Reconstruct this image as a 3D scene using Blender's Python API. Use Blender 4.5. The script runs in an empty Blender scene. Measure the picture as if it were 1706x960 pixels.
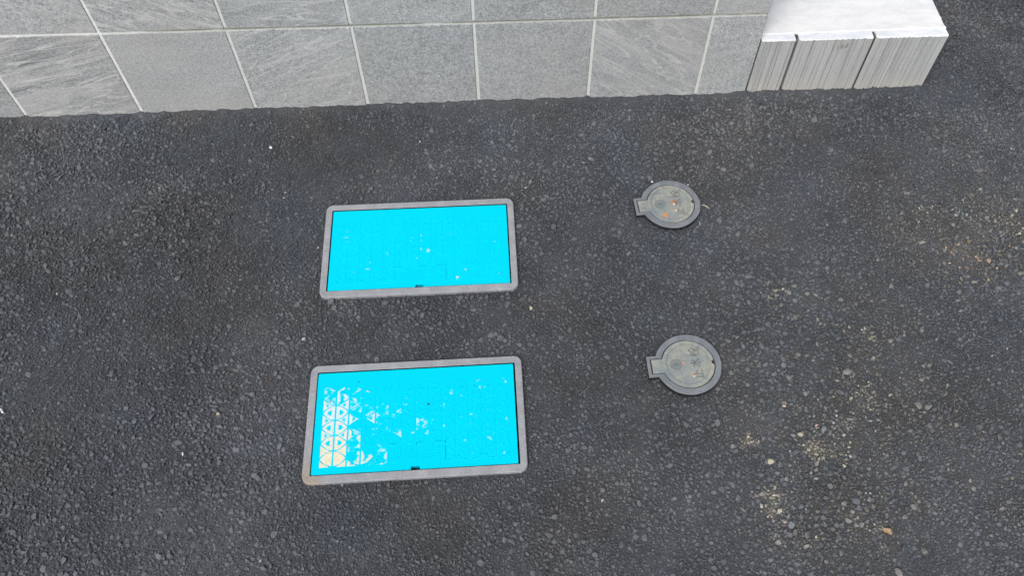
import bpy, bmesh, math, random
import numpy as np
from mathutils import Matrix, Vector

random.seed(7)
rng = np.random.default_rng(7)
S = bpy.context.scene
C = S.collection
R = math.radians

# ------------------------------------------------------------------ camera
cam_d = bpy.data.cameras.new('camera')
cam = bpy.data.objects.new('camera', cam_d)
C.objects.link(cam)
right = Vector((0.99744734, -0.06816336, 0.02127336))
up = Vector((0.04703801, 0.85137021, 0.5224521))
fwd = Vector((0.0537236, 0.5201178, -0.85240322))
m = Matrix((right, up, -fwd)).transposed().to_4x4()
m.translation = Vector((0.0, -1.68763783, 1.67871661))
cam.matrix_world = m
cam_d.sensor_fit = 'HORIZONTAL'
cam_d.sensor_width = 36.0
cam_d.lens = 36.0 * 1389.999 / 1706.0
cam_d.shift_x = (853.0 - 908.969) / 1706.0
cam_d.shift_y = (505.409 - 480.0) / 1706.0
cam_d.clip_start = 0.05
cam_d.clip_end = 400.0
S.camera = cam

# ------------------------------------------------------------------ world, sun, exposure
SUN_EL, SUN_AZ = 50.0, 212.0            # compass azimuth, +y is north: the light comes from behind the camera, a little left
w = bpy.data.worlds.new('World')
S.world = w
w.use_nodes = True
nt = w.node_tree
bg = nt.nodes['Background']
sky = nt.nodes.new('ShaderNodeTexSky')
sky.sky_type = 'NISHITA'
sky.sun_disc = False
sky.sun_elevation = R(SUN_EL)
sky.sun_rotation = R(SUN_AZ)
sky.dust_density = 4.0
sky.air_density = 1.0
hs = nt.nodes.new('ShaderNodeHueSaturation')
hs.inputs['Saturation'].default_value = 0.46      # cloud cover greys the sky out
nt.links.new(sky.outputs[0], hs.inputs['Color'])
nt.links.new(hs.outputs[0], bg.inputs['Color'])
bg.inputs['Strength'].default_value = 0.15
sun_d = bpy.data.lights.new('sun', 'SUN')
sun = bpy.data.objects.new('sun', sun_d)
C.objects.link(sun)
sun_d.energy = 1.42
sun_d.angle = R(28.0)
sun_d.color = (1.0, 0.985, 0.96)
az = R(SUN_AZ)
sdir = Vector((math.sin(az) * math.cos(R(SUN_EL)), math.cos(az) * math.cos(R(SUN_EL)), math.sin(R(SUN_EL))))
sun.rotation_euler = sdir.to_track_quat('Z', 'Y').to_euler()
sun.location = sdir * 20.0
S.view_settings.view_transform = 'Standard'
S.view_settings.look = 'None'
S.view_settings.gamma = 1.0
S.view_settings.use_curve_mapping = False
S.view_settings.exposure = 0.08

# ------------------------------------------------------------------ helpers
def tag(o, label=None, cat=None, group=None, kind=None):
    if label: o['label'] = label
    if cat: o['category'] = cat
    if group: o['group'] = group
    if kind: o['kind'] = kind
    return o

def empty(name, loc, rz=0.0):
    o = bpy.data.objects.new(name, None)
    C.objects.link(o)
    o.location = loc
    o.rotation_euler = (0, 0, rz)
    o.empty_display_size = 0.05
    return o

def link_mesh(name, me, parent=None):
    o = bpy.data.objects.new(name, me)
    C.objects.link(o)
    if parent is not None:
        o.parent = parent
    return o

def from_bm(name, bm, mats, parent=None, smooth=False):
    bmesh.ops.recalc_face_normals(bm, faces=bm.faces)
    me = bpy.data.meshes.new(name)
    bm.to_mesh(me)
    bm.free()
    for mm in (mats if isinstance(mats, (list, tuple)) else [mats]):
        me.materials.append(mm)
    if smooth:
        me.polygons.foreach_set('use_smooth', [True] * len(me.polygons))
    return link_mesh(name, me, parent)

def loft(bm, loops, cap_first=False, cap_last=False, mat=0):
    """loops: lists of equal length of (x,y,z); joined ring to ring."""
    rings = [[bm.verts.new(p) for p in lp] for lp in loops]
    n = len(rings[0])
    for a, b in zip(rings[:-1], rings[1:]):
        for i in range(n):
            j = (i + 1) % n
            f = bm.faces.new((a[i], a[j], b[j], b[i]))
            f.material_index = mat
    if cap_first:
        bm.faces.new(rings[0][::-1]).material_index = mat
    if cap_last:
        bm.faces.new(rings[-1]).material_index = mat
    return rings

def lift(poly, z):
    return [(p[0], p[1], z) for p in poly]

def inset(poly, d):
    """offset a CCW polygon inwards by d."""
    n = len(poly)
    out = []
    for i in range(n):
        p0, p1, p2 = poly[i - 1], poly[i], poly[(i + 1) % n]
        e1 = Vector((p1[0] - p0[0], p1[1] - p0[1]))
        e2 = Vector((p2[0] - p1[0], p2[1] - p1[1]))
        if e1.length < 1e-9 or e2.length < 1e-9:
            out.append(p1); continue
        e1.normalize(); e2.normalize()
        n1 = Vector((-e1.y, e1.x)); n2 = Vector((-e2.y, e2.x))
        b = n1 + n2
        if b.length < 1e-6:
            out.append(p1); continue
        b.normalize()
        k = d / max(0.35, b.dot(n1))
        out.append((p1[0] + b.x * k, p1[1] + b.y * k))
    return out

def rrect(w_, h_, r, n=6, cx=0.0, cy=0.0):
    pts = []
    for (sx, sy, a0) in ((1, -1, -90), (1, 1, 0), (-1, 1, 90), (-1, -1, 180)):
        for i in range(n + 1):
            a = R(a0 + 90.0 * i / n)
            pts.append((cx + sx * (w_ / 2 - r) + r * math.cos(a), cy + sy * (h_ / 2 - r) + r * math.sin(a)))
    return pts

def bar(bm, p, q, wd, z0, z1, mat=0):
    d = Vector((q[0] - p[0], q[1] - p[1]))
    L = d.length
    if L < 1e-7: return
    d /= L
    nrm = Vector((-d.y, d.x)) * wd / 2
    e = d * wd * 0.35
    a = Vector(p) - e; b = Vector(q) + e
    base = [a - nrm, b - nrm, b + nrm, a + nrm]
    k = 0.72
    c = (a + b) / 2
    top = [a - nrm * k, b - nrm * k, b + nrm * k, a + nrm * k]
    loft(bm, [[(v.x, v.y, z0) for v in base], [(v.x, v.y, z1) for v in top]], cap_last=True, mat=mat)

def strokes(bm, lines, ox, oy, sx, sy, rot, wd, z0, z1, mat=0):
    c, s = math.cos(rot), math.sin(rot)
    lev = 0
    for ln in lines:
        pts = []
        for (u, v) in ln:
            a = (u - 0.5) * sx; b = (v - 0.5) * sy
            pts.append((ox + c * a - s * b, oy + s * a + c * b))
        for p, q in zip(pts[:-1], pts[1:]):
            bar(bm, p, q, wd * (1 - 0.004 * lev), z0, z1 + 0.00002 * lev, mat)
            lev += 1

def ring(bm, cx, cy, r, wd, z0, z1, n=40, wave=0.0, k=0, mat=0):
    def circ(rr):
        return [(cx + (rr + wave * math.sin(k * 2 * math.pi * i / n)) * math.cos(2 * math.pi * i / n),
                 cy + (rr + wave * math.sin(k * 2 * math.pi * i / n)) * math.sin(2 * math.pi * i / n)) for i in range(n)]
    loft(bm, [lift(circ(r + wd / 2), z0), lift(circ(r + wd * 0.3), z1), lift(circ(r - wd * 0.3), z1), lift(circ(r - wd / 2), z0)], mat=mat)

KANJI = {
    'shi': [[(.5, .95), (.5, .08)], [(.5, .55), (.85, .55)], [(.2, .62), (.2, .08)], [(.05, .06), (.95, .06)]],
    'sui': [[(.5, .95), (.5, .08), (.4, .14)], [(.12, .68), (.4, .68), (.1, .15)], [(.85, .78), (.58, .55)], [(.55, .6), (.92, .12)]],
    'sen': [[(.05, .7), (.42, .7)], [(.24, .95), (.24, .05)], [(.24, .65), (.05, .3)], [(.26, .6), (.4, .42)],
            [(.7, .95), (.45, .62)], [(.7, .95), (.97, .62)], [(.52, .5), (.9, .5)], [(.55, .3), (.87, .3)], [(.47, .06), (.96, .06)], [(.71, .5), (.71, .06)]],
    'ryo': [[(.25, .97), (.75, .97), (.75, .72), (.25, .72), (.25, .97)], [(.25, .845), (.75, .845)], [(.05, .62), (.95, .62)],
            [(.25, .53), (.75, .53), (.75, .27), (.25, .27), (.25, .53)], [(.25, .4), (.75, .4)], [(.5, .53), (.5, .03)], [(.2, .15), (.8, .15)], [(.05, .03), (.95, .03)]],
    'ki': [[(.1, .95), (.42, .95), (.42, .7), (.1, .7), (.1, .95)], [(.58, .95), (.9, .95), (.9, .7), (.58, .7), (.58, .95)],
           [(.05, .52), (.95, .52)], [(.5, .68), (.5, .52), (.1, .34)], [(.5, .52), (.9, .34)],
           [(.1, .28), (.42, .28), (.42, .04), (.1, .04), (.1, .28)], [(.58, .28), (.9, .28), (.9, .04), (.58, .04), (.58, .28)]],
}

# ---- material helper
class Mat:
    def __init__(self, name, rough=0.8, spec=0.3):
        self.m = bpy.data.materials.new(name)
        self.m.use_nodes = True
        self.nt = self.m.node_tree
        self.b = self.nt.nodes['Principled BSDF']
        self.b.inputs['Roughness'].default_value = rough
        self.b.inputs['Specular IOR Level'].default_value = spec
    def n(self, t, **kw):
        nd = self.nt.nodes.new(t)
        for k, v in kw.items():
            if k in nd.inputs: nd.inputs[k].default_value = v
            else: setattr(nd, k, v)
        return nd
    def l(self, a, b): self.nt.links.new(a, b)
    def coord(self, which='Object'): return self.n('ShaderNodeTexCoord').outputs[which]
    def mapping(self, vec, loc=(0, 0, 0), rot=(0, 0, 0), scale=(1, 1, 1)):
        mp = self.n('ShaderNodeMapping')
        mp.inputs['Location'].default_value = loc
        mp.inputs['Rotation'].default_value = rot
        mp.inputs['Scale'].default_value = scale
        self.l(vec, mp.inputs['Vector'])
        return mp.outputs[0]
    def noise(self, vec, scale, detail=3.0, rough=0.55, dist=0.0):
        nd = self.n('ShaderNodeTexNoise')
        nd.inputs['Scale'].default_value = scale
        nd.inputs['Detail'].default_value = detail
        nd.inputs['Roughness'].default_value = rough
        nd.inputs['Distortion'].default_value = dist
        if vec is not None: self.l(vec, nd.inputs['Vector'])
        return nd.outputs['Fac']
    def ramp(self, fac, stops):
        nd = self.n('ShaderNodeValToRGB')
        cr = nd.color_ramp
        while len(cr.elements) < len(stops): cr.elements.new(0.5)
        for e, (p, c) in zip(cr.elements, stops):
            e.position = p
            e.color = (c, c, c, 1) if isinstance(c, (int, float)) else (*c, 1)
        self.l(fac, nd.inputs['Fac'])
        return nd.outputs['Color']
    def math(self, op, a, b=None, clamp=False):
        nd = self.n('ShaderNodeMath', operation=op)
        nd.use_clamp = clamp
        for i, v in enumerate((a, b)):
            if v is None: continue
            if isinstance(v, (int, float)): nd.inputs[i].default_value = v
            else: self.l(v, nd.inputs[i])
        return nd.outputs[0]
    def mix(self, fac, a, b, blend='MIX'):
        nd = self.n('ShaderNodeMix', data_type='RGBA', blend_type=blend)
        for i, v in ((0, fac), (6, a), (7, b)):
            if isinstance(v, (int, float)): nd.inputs[i].default_value = v
            elif isinstance(v, tuple): nd.inputs[i].default_value = (*v, 1)
            else: self.l(v, nd.inputs[i])
        return nd.outputs[2]
    def attr(self, name, kind='GEOMETRY', out='Fac'):
        nd = self.n('ShaderNodeAttribute')
        nd.attribute_type = kind
        nd.attribute_name = name
        return nd.outputs[out]
    def bump(self, h, strength=0.5, dist=0.002):
        nd = self.n('ShaderNodeBump')
        nd.inputs['Strength'].default_value = strength
        nd.inputs['Distance'].default_value = dist
        self.l(h, nd.inputs['Height'])
        self.l(nd.outputs[0], self.b.inputs['Normal'])
    def col(self, c):
        if isinstance(c, tuple): self.b.inputs['Base Color'].default_value = (*c, 1)
        else: self.l(c, self.b.inputs['Base Color'])
        return self
    def rough(self, r): self.l(r, self.b.inputs['Roughness'])

# ------------------------------------------------------------------ materials
def mat_asphalt(name):
    M = Mat(name, 0.62, 0.32)
    g = M.coord('Object')
    c = M.attr('stone_color', out='Color')
    fine = M.noise(g, 420, 3, 0.7)
    med = M.noise(g, 2.2, 4, 0.55)
    k = M.ramp(fine, [(0.30, 0.62), (0.5, 1.0), (0.72, 1.4)])
    c = M.mix(1.0, c, k, 'MULTIPLY')
    c = M.mix(1.0, c, M.ramp(med, [(0.32, 0.86), (0.68, 1.14)]), 'MULTIPLY')
    M.col(c)
    M.bump(M.noise(g, 330, 4, 0.7), 0.8, 0.0016)
    M.rough(M.ramp(fine, [(0.3, 0.75), (0.7, 0.5)]))
    return M.m
ASPHALT = mat_asphalt('asphalt')
AGGREGATE = mat_asphalt('bitumen_coated_stone')

def mat_tile():
    M = Mat('slate_look_tile', 0.62, 0.3)
    g = M.coord('Object')
    seed = M.attr('tile_seed', 'OBJECT')
    ang = M.attr('vein_angle', 'OBJECT')
    amt = M.attr('vein_amount', 'OBJECT')
    off = M.n('ShaderNodeCombineXYZ')
    for i in range(3): M.l(M.math('MULTIPLY', seed, (7.3, 3.1, 5.7)[i]), off.inputs[i])
    ro = M.n('ShaderNodeVectorRotate', rotation_type='Y_AXIS')
    M.l(g, ro.inputs['Vector']); M.l(ang, ro.inputs['Angle'])
    add = M.n('ShaderNodeVectorMath', operation='ADD')
    M.l(ro.outputs[0], add.inputs[0]); M.l(off.outputs[0], add.inputs[1])
    v = add.outputs[0]
    fine = M.noise(v, 250, 2, 0.7)
    grain = M.noise(v, 95, 4, 0.75)
    cloud = M.noise(v, 9, 4, 0.6)
    st = M.mapping(v, scale=(2.2, 1, 17))
    band = M.noise(st, 1.4, 5, 0.62, 0.9)
    st2 = M.mapping(v, scale=(3.5, 1, 24))
    thin = M.noise(st2, 1.3, 2.5, 0.6, 0.5)
    base = M.mix(cloud, (0.31, 0.325, 0.33), (0.43, 0.445, 0.452))
    k1 = M.ramp(grain, [(0.28, 0.72), (0.5, 1.0), (0.72, 1.2)])
    k2 = M.ramp(fine, [(0.28, 0.52), (0.5, 1.0), (0.72, 1.52)])
    base = M.mix(0.9, base, k1, 'MULTIPLY')
    base = M.mix(0.9, base, k2, 'MULTIPLY')
    lightband = M.math('MULTIPLY', M.ramp(band, [(0.5, 0.0), (0.62, 1.0), (0.75, 0.25)]), amt)
    base = M.mix(M.math('MULTIPLY', lightband, 0.38), base, (0.62, 0.62, 0.605))
    darkband = M.math('MULTIPLY', M.ramp(band, [(0.30, 1.0), (0.42, 0.0)]), amt)
    base = M.mix(M.math('MULTIPLY', darkband, 0.9), base, (0.20, 0.21, 0.215))
    lines = M.math('MULTIPLY', M.ramp(thin, [(0.475, 0.0), (0.5, 1.0), (0.525, 0.0)]), amt)
    base = M.mix(M.math('MULTIPLY', lines, 0.7), base, (0.66, 0.655, 0.64))
    warm = M.noise(v, 5, 2)
    base = M.mix(M.ramp(warm, [(0.45, 0.0), (0.7, 0.35)]), base, (0.43, 0.415, 0.39))
    tn = M.n('ShaderNodeCombineXYZ'); t_ = M.attr('tile_tone', 'OBJECT')
    for i in range(3): M.l(t_, tn.inputs[i])
    base = M.mix(1.0, base, tn.outputs[0], 'MULTIPLY')
    M.col(base)
    h = M.math('ADD', M.math('MULTIPLY', grain, 0.5), M.math('MULTIPLY', M.math('MULTIPLY', band, amt), 2.5))
    M.bump(h, 0.45, 0.002)
    return M.m
TILE = mat_tile()

def mat_grout():
    M = Mat('pale_grout', 0.9, 0.15)
    g = M.coord('Object')
    sx = M.n('ShaderNodeSeparateXYZ'); M.l(g, sx.inputs[0])
    n1 = M.noise(M.mapping(g, scale=(1, 1, 1)), 9, 4, 0.6)
    # moss and damp stain in the horizontal joint towards the right end of the wall
    rightness = M.ramp(M.math('MULTIPLY_ADD', sx.outputs[0], 0.5), [(0.0, 0.0), (0.03, 0.0), (0.12, 1.0)])
    zline = M.math('SUBTRACT', 1.0, M.math('MULTIPLY', M.math('ABSOLUTE', M.math('SUBTRACT', sx.outputs[2], 0.272)), 140.0), True)
    st = M.math('MULTIPLY', M.math('MULTIPLY', rightness, zline), M.ramp(n1, [(0.40, 0.25), (0.52, 1.0)]))
    base = M.mix(M.ramp(M.noise(g, 60, 3), [(0.3, 0.0), (0.7, 1.0)]), (0.68, 0.69, 0.66), (0.82, 0.83, 0.81))
    base = M.mix(M.ramp(M.math('MULTIPLY_ADD', sx.outputs[0], 0.5), [(0.02, 0.0), (0.2, 0.5)]), base, (0.52, 0.53, 0.48))
    base = M.mix(M.math('MULTIPLY', st, 0.9), base, (0.17, 0.175, 0.12))
    M.col(base)
    M.bump(M.noise(g, 250, 3), 0.5, 0.001)
    return M.m
GROUT = mat_grout()

def mat_block():
    M = Mat('ribbed_concrete', 0.9, 0.15)
    g = M.coord('Object')
    v = M.mapping(g, scale=(150, 60, 3))
    s1 = M.noise(v, 1.0, 4, 0.7)
    s2 = M.noise(M.mapping(g, scale=(34, 20, 1.2)), 1.0, 3, 0.6)
    f = M.noise(g, 500, 3, 0.7)
    base = M.mix(s2, (0.37, 0.39, 0.40), (0.50, 0.505, 0.485))
    base = M.mix(0.9, base, M.ramp(s1, [(0.28, 0.66), (0.5, 1.0), (0.7, 1.18)]), 'MULTIPLY')
    base = M.mix(0.8, base, M.ramp(f, [(0.3, 0.7), (0.7, 1.25)]), 'MULTIPLY')
    sx = M.n('ShaderNodeSeparateXYZ'); M.l(g, sx.inputs[0])
    foot = M.ramp(sx.outputs[2], [(0.0, 1.0), (0.06, 0.0)])
    base = M.mix(M.math('MULTIPLY', M.math('MULTIPLY', foot, s2), 0.8), base, (0.52, 0.48, 0.40))
    M.col(base)
    M.bump(M.math('ADD', f, s1), 0.6, 0.0012)
    return M.m
BLOCK = mat_block()

def mat_white(name, lo, hi):
    M = Mat(name, 0.85, 0.2)
    g = M.coord('Object')
    a = M.noise(M.mapping(g, scale=(1, 2.2, 1)), 14, 5, 0.6, 0.5)
    b = M.noise(g, 240, 3, 0.7)
    base = M.mix(M.ramp(a, [(0.35, 0.0), (0.62, 1.0)]), lo, hi)
    base = M.mix(0.5, base, M.ramp(b, [(0.3, 0.86), (0.7, 1.08)]), 'MULTIPLY')
    rust = M.noise(g, 22, 4, 0.7)
    base = M.mix(M.ramp(rust, [(0.66, 0.0), (0.76, 0.3)]), base, (0.62, 0.52, 0.38))
    M.col(base)
    M.bump(M.math('ADD', M.math('MULTIPLY', a, 2.0), b), 0.35, 0.0015)
    return M.m
MORTAR = mat_white('white_mortar', (0.72, 0.725, 0.72), (0.82, 0.82, 0.815))
LIME = mat_white('limewashed_edge', (0.66, 0.69, 0.72), (0.82, 0.835, 0.85))

def mat_frame():
    M = Mat('grey_resin_frame', 0.75, 0.3)
    g = M.coord('Object')
    a = M.noise(g, 30, 5, 0.65)
    b = M.noise(g, 320, 3, 0.7)
    base = M.mix(M.ramp(a, [(0.3, 0.0), (0.7, 1.0)]), (0.265, 0.27, 0.288), (0.365, 0.37, 0.392))
    base = M.mix(0.8, base, M.ramp(b, [(0.3, 0.72), (0.7, 1.25)]), 'MULTIPLY')
    # clay stain on one corner where the object carries one
    vd = M.n('ShaderNodeVectorMath', operation='DISTANCE')
    M.l(g, vd.inputs[0]); vd.inputs[1].default_value = (-0.225, -0.125, 0.006)
    d = M.math('MULTIPLY_ADD', M.noise(g, 40, 4), 0.05)
    dn = M.math('ADD', vd.outputs['Value'], M.math('MULTIPLY', M.noise(g, 45, 4), 0.05))
    st = M.math('MULTIPLY', M.ramp(dn, [(0.035, 1.0), (0.075, 0.0)]), M.attr('corner_stain', 'OBJECT'))
    base = M.mix(M.math('MULTIPLY', st, 0.65), base, (0.36, 0.29, 0.19))
    base = M.mix(M.ramp(M.noise(g, 95, 4, 0.75), [(0.30, 0.75), (0.39, 0.0)]), base, (0.12, 0.12, 0.125))
    dust = M.ramp(M.noise(g, 70, 4, 0.7), [(0.60, 0.0), (0.7, 0.5)])
    base = M.mix(dust, base, (0.45, 0.45, 0.45))
    M.col(base)
    M.bump(M.math('ADD', a, b), 0.4, 0.001)
    return M.m
FRAME = mat_frame()

def mat_lid():
    M = Mat('cyan_lid_paint', 0.5, 0.04)
    g = M.coord('Object')
    cy = M.mix(M.noise(g, 14, 3), (0.0, 0.60, 0.80), (0.0, 0.655, 0.85))
    cy = M.mix(M.ramp(M.noise(g, 260, 3, 0.7), [(0.64, 0.0), (0.72, 0.25)]), cy, (0.16, 0.62, 0.74))
    wear = M.attr('wear')
    nn = M.noise(M.mapping(g, rot=(0, 0, 0.5), scale=(1.0, 1.8, 1)), 46, 3, 0.6)
    nm = M.ramp(nn, [(0.25, 0.0), (0.75, 1.0)])
    f = M.ramp(M.math('SUBTRACT', M.math('ADD', wear, nm), 1.0), [(0.0, 0.0), (0.16, 1.0)])
    clay = M.attr('clay')
    worn = M.mix(clay, (0.62, 0.74, 0.75), (0.76, 0.70, 0.52))
    thin = M.ramp(wear, [(0.30, 1.0), (0.95, 0.0)])
    worn = M.mix(M.math('MULTIPLY', thin, 0.55), worn, (0.10, 0.70, 0.84))
    worn = M.mix(0.7, worn, M.ramp(M.noise(g, 190, 3), [(0.3, 0.8), (0.7, 1.12)]), 'MULTIPLY')
    M.col(M.mix(f, cy, worn))
    M.bump(M.noise(g, 200, 3), 0.12, 0.0008)
    return M.m
LID = mat_lid()

def mat_iron(name, lo, hi):
    M = Mat(name, 0.6, 0.4)
    g = M.coord('Object')
    a = M.noise(g, 42, 5, 0.65)
    b = M.noise(g, 480, 3, 0.7)
    base = M.mix(M.ramp(a, [(0.3, 0.0), (0.7, 1.0)]), lo, hi)
    base = M.mix(0.8, base, M.ramp(b, [(0.3, 0.72), (0.7, 1.25)]), 'MULTIPLY')
    M.col(base)
    M.bump(M.math('ADD', a, b), 0.4, 0.0008)
    return M.m
IRON_FRAME = mat_iron('grey_iron_rim', (0.145, 0.16, 0.176), (0.225, 0.242, 0.262))

def mat_patina(name, spots):
    M = Mat(name, 0.65, 0.3)
    g = M.coord('Object')
    a = M.noise(g, 26, 4, 0.6)
    c = M.noise(g, 75, 4, 0.65)
    b = M.noise(g, 460, 3, 0.7)
    base = M.mix(M.ramp(a, [(0.35, 0.0), (0.65, 1.0)]), (0.215, 0.245, 0.255), (0.345, 0.35, 0.285))
    base = M.mix(M.ramp(c, [(0.50, 0.0), (0.62, 0.75)]), base, (0.215, 0.24, 0.265))
    base = M.mix(0.8, base, M.ramp(b, [(0.3, 0.75), (0.7, 1.22)]), 'MULTIPLY')
    for (x, y, rad, col) in spots:
        vd = M.n('ShaderNodeVectorMath', operation='DISTANCE')
        M.l(M.mapping(g, scale=(1, 1, 0)), vd.inputs[0]); vd.inputs[1].default_value = (x, y, 0)
        dn = M.math('ADD', vd.outputs['Value'], M.math('MULTIPLY', M.math('SUBTRACT', M.noise(g, 150, 4, 0.75), 0.5), rad * 4.0))
        base = M.mix(M.ramp(M.math('MULTIPLY', dn, 1.0 / rad), [(0.4, 0.95), (1.2, 0.0)]), base, col)
    M.col(base)
    M.bump(M.math('ADD', c, b), 0.4, 0.0008)
    return M.m
PATINA_RUSTY = mat_patina('verdigris_lid_with_rust', [(0.009, 0.002, 0.0085, (0.50, 0.17, 0.05)), (-0.022, -0.035, 0.0085, (0.60, 0.24, 0.07)), (0.012, -0.021, 0.006, (0.42, 0.26, 0.2)),
                                                       (0.008, -0.002, 0.004, (0.75, 0.66, 0.5)), (-0.009, 0.056, 0.006, (0.36, 0.21, 0.12)), (0.009, -0.026, 0.004, (0.75, 0.7, 0.6))])
PATINA = mat_patina('verdigris_lid', [(-0.0125, 0.003, 0.0048, (0.58, 0.27, 0.2)), (0.006, -0.030, 0.0048, (0.55, 0.30, 0.2)), (0.007, -0.033, 0.003, (0.7, 0.6, 0.5))])
LETTER = mat_iron('dull_lettering', (0.10, 0.115, 0.115), (0.17, 0.185, 0.175))
PAINTED_SHADE = mat_painted_shade = Mat('painted_shade', 0.7, 0.2).col((0.022, 0.022, 0.024)).m  # near-black colour standing in for shade in lid gaps and below rims
DARK = Mat('dark_hole', 0.95, 0.1).col((0.02, 0.02, 0.022)).m

def mat_plain(name, col, var=0.2, rough=0.75):
    M = Mat(name, rough, 0.3)
    g = M.coord('Object')
    c = M.mix(1.0, col, M.ramp(M.noise(g, 260, 4, 0.65), [(0.3, 1.0 - var), (0.7, 1.0 + var)]), 'MULTIPLY')
    M.col(c)
    M.bump(M.noise(g, 300, 3), 0.4, 0.0006)
    return M.m
BROWN_MARK = mat_plain('brown_stamp', (0.24, 0.205, 0.19))

# ------------------------------------------------------------------ layout
COVERS = [(-0.19048, -0.48544, 0.0), (-0.19342, -0.93967, 0.0016)]     # meter box covers
OW, OH = 0.4694, 0.2754
VALVES = [(0.4434, -0.3896, R(3.7)), (0.4160, -0.8470, R(2.0))]
RO, TABX, TABH = 0.0756, 0.0925, 0.0262
WALL_END = 0.7124
BLOCK_X = [(0.7184, 0.8095), (0.8190, 1.0195), (1.0280, 1.2235)]
BLOCK_D = 0.39
BTOP = 0.182

def footprint(x, y, margin=0.0, walls=True):
    """True where a cover, a wall or a block stands (numpy arrays)."""
    m_ = np.zeros(np.shape(x), bool)
    for cx, cy, a in COVERS:
        u = (x - cx) * math.cos(a) + (y - cy) * math.sin(a)
        v = -(x - cx) * math.sin(a) + (y - cy) * math.cos(a)
        m_ |= (np.abs(u) < OW / 2 + margin) & (np.abs(v) < OH / 2 + margin)
    for cx, cy, a in VALVES:
        u = (x - cx) * math.cos(a) + (y - cy) * math.sin(a)
        v = -(x - cx) * math.sin(a) + (y - cy) * math.cos(a)
        m_ |= (np.hypot(u, v) < RO + margin) | ((u < 0) & (u > -TABX - margin) & (np.abs(v) < TABH + margin))
    if not walls: return m_
    m_ |= (y > 0.0 - margin) & (y < 0.16 + margin) & (x < WALL_END + margin)
    m_ |= (y > 0.0 - margin) & (y < BLOCK_D + margin) & (x > WALL_END - 0.01) & (x < 1.2235 + margin)
    return m_

def vnoise(x, y, scale, seed):
    """smooth value noise on numpy arrays, 0..1"""
    r_ = np.random.default_rng(seed)
    tab = r_.random((256, 256))
    u, v = np.asarray(x) * scale + 100.0, np.asarray(y) * scale + 100.0
    iu, iv = np.floor(u).astype(int), np.floor(v).astype(int)
    fu, fv = u - iu, v - iv
    fu, fv = fu * fu * (3 - 2 * fu), fv * fv * (3 - 2 * fv)
    g = lambda a, b: tab[a % 256, b % 256]
    return (g(iu, iv) * (1 - fu) + g(iu + 1, iv) * fu) * (1 - fv) + (g(iu, iv + 1) * (1 - fu) + g(iu + 1, iv + 1) * fu) * fv

def fbm(x, y, scale, seed, octv=3):
    s = 0; a = 1; t = 0
    for k in range(octv):
        s = s + a * vnoise(x, y, scale * 2 ** k, seed + k); t += a; a *= 0.5
    return s / t

def ground_z(x, y):
    z = 0.0045 * (fbm(x, y, 5.0, 11) - 0.5) + 0.0035 * (fbm(x, y, 22.0, 15) - 0.5) - 0.0005
    return z

def wall_dist(x, y):
    d = np.where(x < 1.2235, np.maximum(0.0, -y), np.hypot(np.maximum(0, -y), np.maximum(0, x - 1.2235)))
    return d

def bank(x, y):
    """the mix heaped unevenly against the foot of the walls"""
    return (0.0015 + 0.0075 * np.clip(fbm(x, y, 60.0, 81, 2) - 0.33, 0, 1) * 2.0) * np.exp(-wall_dist(x, y) / 0.016)

# patches of sandy grit and pale stone dust on the asphalt: x, y, rx, ry, colour, strength
BROWN = (0.160, 0.154, 0.142)
SANDC, DUSTC, CREAM = (0.31, 0.29, 0.235), (0.135, 0.145, 0.160), (0.30, 0.285, 0.235)
PATCHES = [(0.667, -1.065, .045, .036, SANDC, .85), (0.799, -0.945, .032, .04, CREAM, .8), (0.735, -1.005, .05, .028, (0.27, .275, .26), .75), (0.545, -1.176, .042, .036, CREAM, .65),
           (0.523, -1.035, .026, .022, SANDC, .65), (0.644, -0.965, .022, .014, SANDC, .6), (0.654, -0.668, .03, .02, SANDC, .6), (0.854, -0.794, .024, .028, SANDC, .5),
           (1.095, -0.437, .035, .014, SANDC, .75), (1.30, -0.486, .06, .06, CREAM, .55), (0.756, -1.239, .024, .02, SANDC, .65), (0.745, -1.175, .018, .02, CREAM, .5),
           (1.13, -0.44, .09, .03, DUSTC, .5), (1.186, -0.451, .03, .035, (0.20, .22, .245), .7), (1.145, -0.115, .06, .04, DUSTC, .55), (0.861, -1.103, .05, .022, DUSTC, .6),
           (-0.983, -0.775, .05, .03, DUSTC, .5), (0.852, -0.405, .07, .05, DUSTC, .3), (0.218, -0.69, .02, .02, DUSTC, .55), (1.02, -0.19, .05, .04, DUSTC, .4),
           (1.22, -0.22, .08, .05, DUSTC, .35), (0.62, -0.76, .05, .03, DUSTC, .35), (0.95, -0.62, .09, .06, DUSTC, .25), (1.40, -0.25, .05, .03, DUSTC, .55),
           (0.80, -0.95, .30, .32, BROWN, .5), (1.20, -0.50, .26, .24, BROWN, .55), (0.70, -1.22, .22, .14, BROWN, .44), (1.05, -1.15, .2, .2, BROWN, .3), (0.72, -0.70, .10, .10, BROWN, .42), (0.66, -1.05, .11, .09, BROWN, .45), (1.35, -0.15, .2, .2, BROWN, .28), (-0.85, -0.45, .3, .25, (0.085, 0.088, 0.092), .45),
           (-0.45, -0.80, .04, .02, DUSTC, .35), (1.17, -0.60, .07, .05, (0.25, .2, .14), .35), (0.60, -1.26, .03, .02, CREAM, .4), (0.94, -1.24, .06, .04, DUSTC, .35)]

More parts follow.
